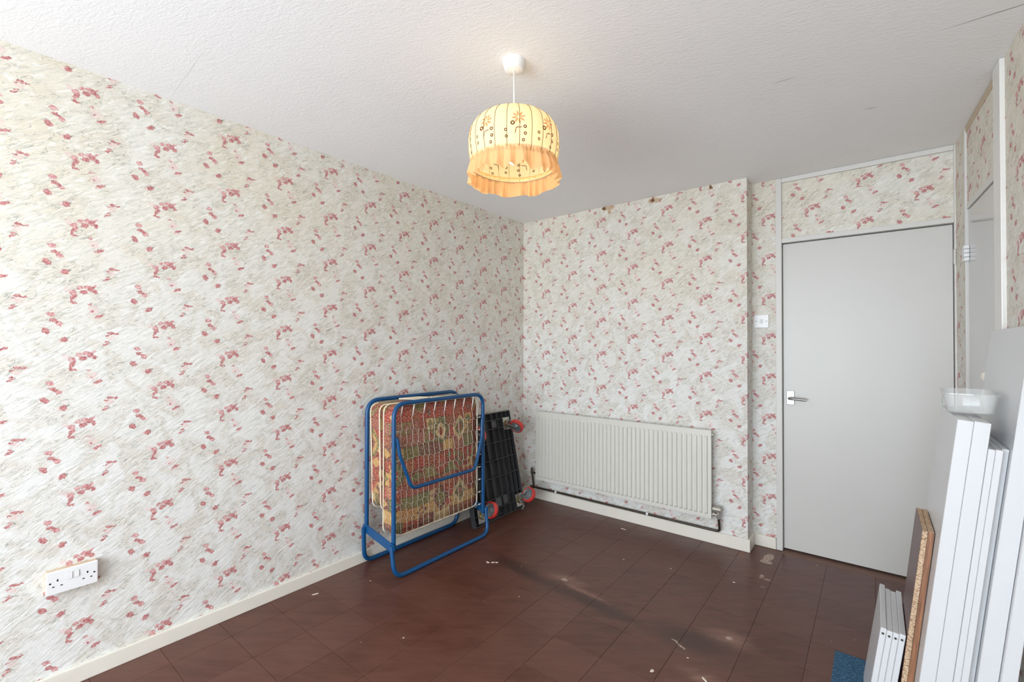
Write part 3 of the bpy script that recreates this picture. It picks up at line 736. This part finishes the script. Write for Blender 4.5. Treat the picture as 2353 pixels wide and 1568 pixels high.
# ------------------------------------------------------------------ switch and socket
sw = tag(empty('light_switch', (1.868, YD, 1.489)), 'square white light switch on the strip beside the door', 'switch')
part(sw, 'plate', 1.825, 1.912, YD-0.011, YD-0.0005, 1.446, 1.532, M['plastic'], 0.003)
part(sw, 'rocker', 1.8595, 1.8775, YD-0.0145, YD-0.009, 1.475, 1.503, simple('grey_white_rocker', srgb(206, 206, 204), 0.3), 0.002)
for x in (1.838, 1.899):
    bm = bmesh.new(); cyl(bm, (x, YD-0.0105, 1.489), (0, -1, 0), 0.0032, 0.0012, 12); child(sw, 'screw', bm, simple('dark_screw', srgb(90, 88, 84), 0.4, 0.8))
so = tag(empty('wall_socket', (0.0, -2.926, 0.422)), 'white double wall socket low on the left wall', 'socket')
SY0, SY1, SZ0, SZ1 = -2.999, -2.853, 0.379, 0.465
part(so, 'back_box', 0.0005, 0.024, SY0+0.001, SY1-0.001, SZ0+0.001, SZ1-0.001, M['pattress'], 0.003)
part(so, 'faceplate', 0.024, 0.034, SY0, SY1, SZ0, SZ1, M['plastic'], 0.003)
for yc, zc in ((-2.933, 0.436), (-2.914, 0.4365)):
    part(so, 'rocker', 0.0335, 0.0365, yc-0.0062, yc+0.0062, zc-0.0125, zc+0.0125, M['plastic'], 0.0012)
    bm = bmesh.new()
    for a, b, c, d in ((yc-0.0072, yc+0.0072, zc-0.0135, zc-0.0128), (yc-0.0072, yc+0.0072, zc+0.0128, zc+0.0135), (yc-0.0072, yc-0.0065, zc-0.0135, zc+0.0135), (yc+0.0065, yc+0.0072, zc-0.0135, zc+0.0135)):
        box(bm, 0.0339, 0.0343, a, b, c, d)
    child(so, 'rocker_gap', bm, simple('grey_gap', srgb(150, 150, 150), 0.6))
for yc in (-2.968, -2.884):
    for dy, dz, a, b in ((0, 0.012, 0.0023, 0.0040), (-0.0112, -0.0095, 0.0034, 0.0019), (0.0112, -0.0095, 0.0034, 0.0019)):
        part(so, 'pin_hole', 0.0337, 0.0342, yc+dy-a, yc+dy+a, 0.418+dz-b, 0.418+dz+b, M['dark'], 0)
for yc in (-2.988, -2.864):
    bm = bmesh.new(); cyl(bm, (0.0335, yc, 0.423), (1, 0, 0), 0.0032, 0.001, 12); child(so, 'screw', bm, M['dark'])

# ------------------------------------------------------------------ folding bed
BY0, BY1 = -1.628, -0.868
bed = tag(empty('folding_bed', (0.18, -1.25, 0)), 'folded-up guest bed, blue tube frame around a kilim-print mattress', 'bed')
XF, XB, ZT, TR = 0.302, 0.047, 0.985, 0.0128
bm = bmesh.new(); tube(bm, fillet([(XF, BY0, 0.150), (XF-0.004, BY0, ZT), (XF-0.004, BY1, ZT), (XF, BY1, 0.150)], 0.085, 8), TR, 14); child(bed, 'front_frame', bm, M['blue'], True, 60)
bm = bmesh.new(); tube(bm, fillet([(XB, BY0-0.006, 0.190), (XB, BY0-0.006, ZT+0.003), (XB, BY1+0.006, ZT+0.003), (XB, BY1+0.006, 0.190)], 0.085, 8), TR, 14); child(bed, 'rear_frame', bm, M['blue'], True, 60)
lo_ = 0.020
bm = bmesh.new(); tube(bm, fillet([(XF+0.006, BY0-lo_, 0.185), (XF+0.040, BY0-lo_-0.004, TR), (XF+0.040, BY1+lo_-0.010, TR), (XF+0.006, BY1+lo_, 0.185)], 0.075, 8), TR, 14); child(bed, 'leg', bm, M['blue'], True, 60)
bm = bmesh.new(); tube(bm, fillet([(XB, BY0-lo_-0.006, 0.225), (XB-0.016, BY0-lo_+0.01, TR), (XB-0.016, BY1+lo_-0.01, TR), (XB, BY1+lo_+0.006, 0.225)], 0.075, 8), TR, 14); child(bed, 'leg', bm, M['blue'], True, 60)
# folded U-shaped head section in front of the net
bm = bmesh.new(); tube(bm, fillet([(XF+0.004, BY0+0.016, 0.790), (XF+0.014, BY0+0.030, 0.690), (XF+0.030, BY0+0.105, 0.485), (XF+0.030, BY1-0.115, 0.485), (XF+0.014, BY1-0.030, 0.690), (XF+0.004, BY1-0.016, 0.810)], 0.055, 7), 0.0108, 12); child(bed, 'head_loop', bm, M['blue'], True, 60)
# slanted hinge plates joining front and rear frames at each end
for yy, sgn in ((BY0-0.016, -1), (BY1+0.016, 1)):
    bm = bmesh.new()
    A, B = Vector((XB+0.002, 0, 0.222)), Vector((XF+0.006, 0, 0.170)); d = (B-A).normalized(); n = Vector((-d.z, 0, d.x))
    out = []
    for k in range(9): a = PI/2+PI*k/8; out.append(A+(d*math.cos(a)+n*math.sin(a))*0.026)
    for k in range(9): a = -PI/2+PI*k/8; out.append(B+(d*math.cos(a)+n*math.sin(a))*0.026)
    vs = [bm.verts.new((p.x, yy-0.002, p.z)) for p in out]; f = bm.faces.new(vs)
    e = bmesh.ops.extrude_face_region(bm, geom=[f]); bmesh.ops.translate(bm, verts=[v for v in e['geom'] if isinstance(v, bmesh.types.BMVert)], vec=(0, 0.004, 0))
    hp_ = child(bed, 'hinge_plate', bm, M['blue'])
    for P in (A, B):
        bm = bmesh.new(); cyl(bm, (P.x, yy+sgn*0.002, P.z), (0, sgn, 0), 0.010, 0.005, 14, bev=0.0015)
        child(bed, 'pivot_bolt', bm, M['blue'], True, 40, parent=hp_)
# mattress halves: soft slabs shaped on a grid
def slab(x0, x1, y0, y1, z0, z1, foot, seed):
    rr = random.Random(seed); bm = bmesh.new()
    nx, ny, nz = 6, 16, 18
    r = bmesh.ops.create_cube(bm, size=1.0)
    bmesh.ops.subdivide_edges(bm, edges=bm.edges, cuts=11, use_grid_fill=True)
    ph = [rr.uniform(0, 6) for _ in range(6)]
    for v in bm.verts:
        a, b, c = v.co.x*2, v.co.y*2, v.co.z*2
        # rounded box
        def rd(q, p): return q
        m = 0.86; k = 1.0
        sx, sy, sz = a, b, c
        ex = max(0, abs(b)-0.90)/0.10; ez = max(0, abs(c)-0.92)/0.08
        sx = a*(1-0.22*min(1, math.hypot(ex, ez))**2)
        cy = max(0, abs(b)-0.80)/0.20; cz = max(0, abs(c)-0.84)/0.16
        if cy > 0 and cz > 0:
            L = math.hypot(cy, cz); mx = max(cy, cz)
            sy = math.copysign(0.80+0.20*cy*mx/L, b); sz = math.copysign(0.84+0.16*cz*mx/L, c)
        x = (x0+x1)/2+sx*(x1-x0)/2; y = (y0+y1)/2+sy*(y1-y0)/2; z = (z0+z1)/2+sz*(z1-z0)/2
        bul = (1-b*b)*(1-c*c)
        x += a*0.006*bul + 0.0025*math.sin(9*y+ph[0])*math.sin(11*z+ph[1])*abs(a)
        y += 0.006*math.sin(13*z+ph[2])*(1 if abs(b) > 0.95 else 0)
        if foot and c < -0.55:
            t = (-c-0.55)/0.45; x += t*t*0.035*(1 if a < 0 else 0.35); 
        v.co = (x, y, z)
    return bm
MY0, MY1 = BY0+0.024, BY1-0.030
bm = slab(XB+0.016, 0.162, MY0-0.018, MY1-0.06, 0.350, 0.972, True, 1); mt1 = child(bed, 'mattress', bm, M['kilim'], True); boxuv(mt1)
mt1['label'] = 'rear half of the folded mattress'
bm = slab(0.166, 0.276, MY0, MY1, 0.205, 0.968, False, 2); mt2 = child(bed, 'mattress', bm, M['kilim'], True); boxuv(mt2, off=(0.31, 0.17))
mt2['label'] = 'front half of the folded mattress behind the wire net'
bm = bmesh.new(); box(bm, 0.105, 0.215, -1.40, -1.05, 0.955, 0.972, 0.006); o = child(bed, 'mattress', bm, M['kilim'], True, 50); boxuv(o, off=(0.1, 0.4)); o['label'] = 'fold of mattress cloth bridging the two halves'
def pipe_loop(x, y0, y1, z0, z1, par, dx=0.0):
    bm = bmesh.new(); tube(bm, fillet([(x+dx, y0, z0), (x, y0, z1), (x, y1, z1), (x+dx, y1, z0)], 0.05, 5, True), 0.0042, 6, closed=True)
    child(bed, 'piping', bm, M['piping'], True, parent=par)
pipe_loop(0.156, MY0-0.021, MY1-0.057, 0.345, 0.968, mt1, 0.02); pipe_loop(XB+0.020, MY0-0.021, MY1-0.057, 0.345, 0.968, mt1, 0.03)
pipe_loop(0.176, MY0-0.004, MY1+0.004, 0.204, 0.969, mt2); pipe_loop(0.268, MY0-0.004, MY1+0.004, 0.204, 0.969, mt2)
bm = bmesh.new()
tube(bm, fillet([(0.075, -1.42, 0.980), (0.12, -1.30, 0.984), (0.20, -1.27, 0.985), (0.262, -1.16, 0.978)], 0.05, 5), 0.006, 6)
tube(bm, fillet([(0.075, -1.42, 0.980), (0.16, -1.36, 0.980), (0.20, -1.27, 0.985)], 0.05, 5), 0.0045, 6)
tube(bm, fillet([(0.20, -1.27, 0.985), (0.21, -1.15, 0.984), (0.17, -1.0, 0.982)], 0.05, 5), 0.0045, 6)
child(bed, 'tie_tape', bm, M['piping'], True)
# wire net stretched in the front frame
XN = 0.2865; NV = 16; zrow = [0.215+0.0865*k for k in range(9)]
yv = [BY0+0.058+(BY1-BY0-0.116)*k/(NV-1) for k in range(NV)]
sag = lambda z: 0.010*math.sin((z-0.2)*9)
rr = random.Random(5)
for i, y in enumerate(yv):
    bm = bmesh.new(); pts = []
    for j, z in enumerate(zrow):
        if j == 8 and i % 2: continue
        zz = z+0.008*math.sin(i*1.1+j); yy = y+(0.003 if j % 2 else -0.001)+rr.uniform(-0.003, 0.003)
        pts += [(XN+0.001, yy-0.002, zz-0.006), (XN+0.003, yy+0.004, zz+0.006)]
    tube(bm, pts, 0.0013, 5); child(bed, 'net_wire', bm, M['wire'], True)
for j, z in enumerate(zrow[:-1]):
    bm = bmesh.new(); pts = [(XN+0.002, BY0+0.040, z)]
    for i, y in enumerate(yv):
        zz = z+0.008*math.sin(i*1.1+j); yy = y+(0.003 if j % 2 else -0.001)
        pts += [(XN+0.003, yy-0.014, zz-0.004), (XN+0.002, yy-0.003, zz-0.002), (XN+0.003, yy+0.003, zz+0.003), (XN+0.003, yy+0.014, zz+0.003)]
    pts.append((XN+0.002, BY1-0.040, z)); tube(bm, pts, 0.0013, 5); child(bed, 'net_wire', bm, M['wire'], True)
    for ya, yb in ((BY0+0.006, BY0+0.042), (BY1-0.042, BY1-0.006)):
        bm = bmesh.new(); tube(bm, [(XF-0.002, ya, z+0.004), ((XF+XN)/2, (ya+yb)/2, z+0.002), (XN+0.002, yb, z)], 0.0042, 7); child(bed, 'spring', bm, M['spring'], True)
for i in range(0, NV, 2):
    z = zrow[8]+0.008*math.sin(i*1.1+8); bm = bmesh.new(); tube(bm, [(XN+0.003, yv[i], z), (XF-0.004, yv[i]+0.006, ZT-0.006)], 0.0042, 7); child(bed, 'spring', bm, M['spring'], True)

# ------------------------------------------------------------------ platform dolly leaning on the wall
DL, DWd = 0.795, 0.590                      # length up the wall, width
th = math.asin((0.212-0.045)/DL)
dol = empty('platform_dolly', (0.205, -0.545, 0.004), (0, 0, 0)); tag(dol, 'black plastic platform dolly with red castors, leaning beside the bed', 'dolly')
DM = Matrix.Translation((0.205, -0.545, 0.004)) @ Matrix.Rotation(-th, 4, 'Y')     # local x = underside normal, z = up the deck
def dch(name, bm, m, smooth=False, auto=None, parent=None):
    xform(bm, DM); o = obj(name, bm, m, parent or dol, smooth, auto)
    if parent is None: o.matrix_parent_inverse = Matrix.Translation(dol.location).inverted()
    return o
hw = DWd/2
bm = bmesh.new(); box(bm, -0.036, -0.030, -hw, hw, 0, DL, 0.002); deck = dch('deck', bm, M['blackplastic'])
RB = 0.0022
for yy in (-hw+0.004, hw-0.004):
    bm = bmesh.new(); box(bm, -0.030, 0.004, yy-0.004, yy+0.004, 0, DL, 0.001); dch('side_rim', bm, M['blackplastic'])
for zz in (0.004, DL-0.004):
    bm = bmesh.new(); box(bm, -0.030, 0.004, -hw+0.008, hw-0.008, zz-0.004, zz+0.004, 0.001); dch('end_rim', bm, M['blackplastic'])
for yy in (-0.20, -0.12, -0.04, 0.05, 0.125, 0.190, 0.245):
    bm = bmesh.new(); box(bm, -0.030, 0.001, yy-RB, yy+RB, 0.008, DL-0.008); dch('rib', bm, M['blackplastic'])
for zz in (0.075, 0.15, 0.30, 0.43, 0.56, 0.665, 0.735):
    bm = bmesh.new(); box(bm, -0.030, 0.003, -hw+0.008, hw-0.008, zz-RB, zz+RB); dch('rib', bm, M['blackplastic'])
for y0, y1, z0, z1 in ((0.06, 0.12, 0.08, 0.145), (-0.03, 0.045, 0.08, 0.145), (0.055, 0.12, 0.672, 0.73), (-0.11, -0.045, 0.672, 0.73)):
    bm = bmesh.new(); box(bm, -0.030, -0.012, y0, y1, z0, z1, 0.002); dch('recess_pocket', bm, M['greytub'])
def caster(yc, zc, swing, brake, fixed=False):
    pb = bmesh.new(); box(pb, 0.004, 0.008, yc-0.042, yc+0.042, zc-0.050, zc+0.050, 0.0015)
    cas = dch('caster', pb, M['zinc'])
    def sub(name, bm, m, sm=True, auto=45): return dch(name, bm, m, sm, auto, cas)
    for a in (-0.032, 0.032):
        for b in (-0.038, 0.038):
            bm = bmesh.new(); cyl(bm, (0.008, yc+a, zc+b), (1, 0, 0), 0.006, 0.005, 6); sub('bolt', bm, M['zinc'], False)
    bm = bmesh.new(); cyl(bm, (0.008, yc, zc), (1, 0, 0), 0.028, 0.016, 24, 0.024, bev=0.003); sub('swivel', bm, M['brass'])
    # the wheel trails in direction `swing` within the deck plane
    tr = Vector((0, math.sin(swing), math.cos(swing)))
    R_ = 0.0600
    wc = Vector((0.092, yc, zc))+tr*0.040; ax = Vector((1, 0, 0)).cross(tr).normalized()
    for s_ in (-1, 1):
        bm = bmesh.new(); off = ax*s_*0.0225
        P = [Vector((0.022, yc, zc))-tr*0.020+off, Vector((0.022, yc, zc))+tr*0.028+off, wc+tr*0.014+off, wc-tr*0.012+off]
        vs = [bm.verts.new(p) for p in P]; f = bm.faces.new(vs); e = bmesh.ops.extrude_face_region(bm, geom=[f])
        bmesh.ops.translate(bm, verts=[v for v in e['geom'] if isinstance(v, bmesh.types.BMVert)], vec=ax*s_*0.003); sub('fork', bm, M['zinc'], False)
    bm = bmesh.new(); box(bm, 0.022, 0.026, -0.0225, 0.0225, -0.02, 0.028)
    rot = Matrix((( 1, 0, 0, 0), (0, ax.y, tr.y, yc), (0, ax.z, tr.z, zc), (0, 0, 0, 1))); xform(bm, rot); sub('fork', bm, M['zinc'], False)
    q = Vector((0, 0, 1)).rotation_difference(ax).to_matrix().to_4x4(); WM = Matrix.Translation(wc) @ q
    bm = bmesh.new(); lathe(bm, [(0.046, -0.0165), (0.056, -0.0165), (0.0595, -0.012), (R_, 0.0), (0.0595, 0.012), (0.056, 0.0165), (0.046, 0.0165)], seg=40); xform(bm, WM); tread = sub('tread', bm, M['red'])
    bm = bmesh.new(); lathe(bm, [(0.012, -0.019), (0.018, -0.018), (0.022, -0.012), (0.040, -0.013), (0.0465, -0.0168), (0.0465, 0.0168), (0.040, 0.013), (0.022, 0.012), (0.018, 0.018), (0.012, 0.019)], seg=40, cap0=True, cap1=True); xform(bm, WM); sub('hub', bm, M['hub'])
    bm = bmesh.new(); cyl(bm, wc-ax*0.031, ax, 0.006, 0.062, 6); sub('axle', bm, M['zinc'], False)
    if brake:
        bm = bmesh.new(); b0 = Vector((0.045, yc, zc))-tr*0.02
        tube(bm, fillet([b0, b0-tr*0.035+Vector((0.02, 0, 0)), b0-tr*0.06+Vector((0.01, 0, 0))], 0.02, 5), 0.007, 8); sub('brake_pedal', bm, M['zinc'])
caster(0.235, 0.070, math.radians(35), True)
caster(-0.215, 0.070, math.radians(20), False)
caster(0.225, DL-0.105, math.radians(150), False)
caster(-0.215, DL-0.105, math.radians(170), False)

# ------------------------------------------------------------------ boards stacked against the right wall
def board(name, label, cat, group, xr, slope, t, y0, y1, L, m, z0=0.0, bev=0.0012):
    o = empty(name, (xr, (y0+y1)/2, z0), (0, math.atan(slope), 0)); tag(o, label, cat, group)
    h = (y1-y0)/2
    bm = bmesh.new(); box(bm, -t, 0, -h, h, 0, L, bev, 1); obj('panel', bm, m, o)
    return o, h
SL = 0.110
cs = 1/math.cos(math.atan(SL))
x = 2.526; t = 0.0345
board('thick_board', 'thick white board under the clear box, nearer the door', 'board', 'thick white boards', x+t*cs, SL, t, -1.40, -0.98, 1.112, M['melamine'])
board('thick_board', 'thick white board under the clear box, nearer the right wall', 'board', 'thick white boards', x+2*t*cs+0.0004, SL, t, -1.402, -0.98, 1.110, M['melamine'])
x = x+2*t*cs+0.0014; t = 0.0150
for k, (yf, L, lab) in enumerate(((-1.40, 1.036, 'thin white board right behind the thick white boards'), (-1.40, 1.036, 'middle one of three thin white boards'), (-1.372, 1.036, 'thin white board next to the tall board, set slightly back'))):
    board('thin_board', lab, 'board', 'thin white boards', x+(k+1)*t*cs+0.0005*k, SL, t, yf, -0.90, L, M['melamine'])
x = x+3*t*cs+0.002
board('tall_board', 'tallest wide white board leaning on the right wall', 'board', 'tall white boards', x+0.040*cs, SL, 0.040, -1.40, -0.84, 1.386, M['melamine'])
board('tall_board', 'white board nearest the right wall at the photo edge', 'board', 'tall white boards', x+0.040*cs+0.001+0.030*cs, SL, 0.030, -1.42, -0.90, 1.02, M['melamine'])
# two brown laminated offcuts
t = 0.0142; c2 = 1/math.cos(math.atan(0.108))
o, h = board('brown_board', 'brown laminated board with raw chipboard front edge', 'board', 'brown chipboard offcuts', 2.4955+t*c2, 0.108, t, -1.30, -1.035, 0.738, M['chip'])
bm = bmesh.new(); box(bm, -t-0.0006, -t, -h, h, 0.0, 0.738); obj('laminate_face', bm, M['laminate'], o)
o, h = board('brown_board', 'brown board with wood-grain front edge beside the thick white boards', 'board', 'brown chipboard offcuts', 2.4955+2*t*c2+0.0008, 0.108, t, -1.298, -1.035, 0.738, M['chip'])
bm = bmesh.new(); box(bm, -t, 0, -h-0.0008, -h, 0.0, 0.737); obj('edging_strip', bm, M['grain'], o)
# blue carpet offcut with four small drilled boards standing on it
bm = bmesh.new(); box(bm, 2.318, 2.492, -1.42, -0.828, 0.0, 0.0062, 0.001)
tag(obj('carpet_offcut', bm, M['carpet']), 'piece of blue loop carpet on the floor under the small white boards', 'carpet')
t = 0.0160; c3 = 1/math.cos(math.atan(0.137))
labs = ('small white drilled board standing frontmost, nearest the radiator side', 'second small white drilled board, counted from the open floor', 'third small white drilled board, counted from the open floor', 'small white drilled board touching the brown board')
for k in range(4):
    yb = (-0.945, -0.965, -0.972, -0.955)[k]; L = (0.386, 0.381, 0.379, 0.379)[k]
    o, h = board('small_board', labs[k], 'board', 'small white drilled boards', 2.4170+(k+1)*(t*c3+0.0003), 0.137, t, -1.305+0.003*k, yb, L, M['melamine'], 0.0064, 0.0015)
    for zz in (L-0.018, 0.05):
        bm = bmesh.new(); lathe(bm, [(0.0024, 0), (0.0045, 0.0)], seg=16); lathe(bm, [(0.0024, 0), (0.0024, -0.006)], seg=12); xform(bm, Matrix.Translation((-t/2, -h-0.0003, zz)) @ Matrix.Rotation(PI/2, 4, 'X')); obj('hole_rim', bm, M['zinc'], o)
        bm = bmesh.new(); cyl(bm, (-t/2, -h-0.0002, zz), (0, -1, 0), 0.0028, 0.0003, 12); obj('dowel_hole', bm, M['dark'], o)

# ------------------------------------------------------------------ clear plastic box on the thick boards
bz = 1.1145
tub = empty('plastic_box', (2.6955, -1.175, bz), (0, 0, math.radians(-4))); tag(tub, 'clear plastic food box on top of the thick white boards', 'box')
def rrect(hx, hy, r, z, n=6):
    out = []
    for cx, cy, a0 in ((hx-r, hy-r, 0), (-hx+r, hy-r, PI/2), (-hx+r, -hy+r, PI), (hx-r, -hy+r, 1.5*PI)):
        for k in range(n+1): a = a0+PI/2*k/n; out.append(Vector((cx+r*math.cos(a), cy+r*math.sin(a), z)))
    return out
def loft(bm, loops, cap0, cap1):
    R_ = [[bm.verts.new(p) for p in l] for l in loops]
    for A, B in zip(R_, R_[1:]):
        for k in range(len(A)): bm.faces.new((A[k], A[(k+1) % len(A)], B[(k+1) % len(A)], B[k]))
    if cap0: bm.faces.new(list(reversed(R_[0])))
    if cap1: bm.faces.new(R_[-1])
bm = bmesh.new()
loft(bm, [rrect(0.048, 0.112, 0.018, 0.0), rrect(0.052, 0.117, 0.020, 0.004), rrect(0.060, 0.126, 0.022, 0.058), rrect(0.065, 0.131, 0.024, 0.060), rrect(0.065, 0.131, 0.024, 0.063), rrect(0.0585, 0.1245, 0.021, 0.0615), rrect(0.0505, 0.1155, 0.019, 0.006), rrect(0.046, 0.110, 0.017, 0.0022)], True, True)
obj('tub', bm, M['clear'], tub, True, 40)
bm = bmesh.new(); box(bm, -0.0595, -0.0588, 0.050, 0.100, 0.010, 0.040); lb = obj('sticker', bm, simple('teal_sticker', srgb(120, 150, 156), 0.5, var=0.25, scale=60), tub); lb['label'] = 'teal printed sticker'
bm = bmesh.new(); box(bm, -0.0597, -0.0594, 0.054, 0.096, 0.036, 0.044); obj('sticker', bm, simple('red_sticker_strip', srgb(196, 150, 130), 0.5), tub)
bm = bmesh.new(); cyl(bm, (0.020, -0.075, 0.0026), (0, 0, 1), 0.016, 0.0006, 24); obj('sticker', bm, simple('round_base_mark', srgb(236, 240, 240), 0.3, var=0.1, scale=90), tub)

# ------------------------------------------------------------------ plaster chips on the floor
mchip = simple('plaster_chip', srgb(214, 200, 186), 0.8, var=0.1, scale=60)
def chips(x, y, sx, sy, ang, label, seed):
    rr = random.Random(seed); bm = bmesh.new(); n = 7; lo, hi = [], []
    for k in range(n):
        a = 2*PI*k/n; q = rr.uniform(0.65, 1.1)
        lo.append(bm.verts.new((sx*q*math.cos(a), sy*q*math.sin(a), 0.0))); hi.append(bm.verts.new((sx*q*0.8*math.cos(a), sy*q*0.8*math.sin(a), 0.003*rr.uniform(0.6, 1.2))))
    for k in range(n): bm.faces.new((lo[k], lo[(k+1) % n], hi[(k+1) % n], hi[k]))
    bm.faces.new(list(reversed(lo))); bm.faces.new(hi)
    o = obj('plaster_chip', bm, mchip); o.location = (x, y, 0.0002); o.rotation_euler = (0, 0, ang); tag(o, label, 'plaster chip', 'plaster chips on the floor')
chips(0.604, -1.158, 0.016, 0.006, 0.1, 'pale plaster chip in front of the bed, leftmost of the cluster', 1)
chips(0.630, -1.140, 0.014, 0.006, 0.9, 'pale plaster chip in front of the bed, in the middle of the cluster', 2)
chips(0.648, -1.125, 0.012, 0.005, 1.0, 'pale plaster chip in front of the bed, rightmost of the cluster', 3)
chips(1.035, -0.168, 0.026, 0.006, -0.1, 'long pale chip on the floor below the radiator', 4)
chips(1.743, -1.440, 0.011, 0.007, 0.8, 'small curled pale chip on the near floor', 5)
chips(1.923, -1.356, 0.016, 0.006, -0.6, 'pale chip at the lower edge, right of the curled chip', 6)
chips(1.835, -0.475, 0.010, 0.005, 0.2, 'small pale chip on the floor before the door', 7)
chips(0.127, -1.997, 0.020, 0.005, 1.2, 'pale sliver near the left skirting board', 8)
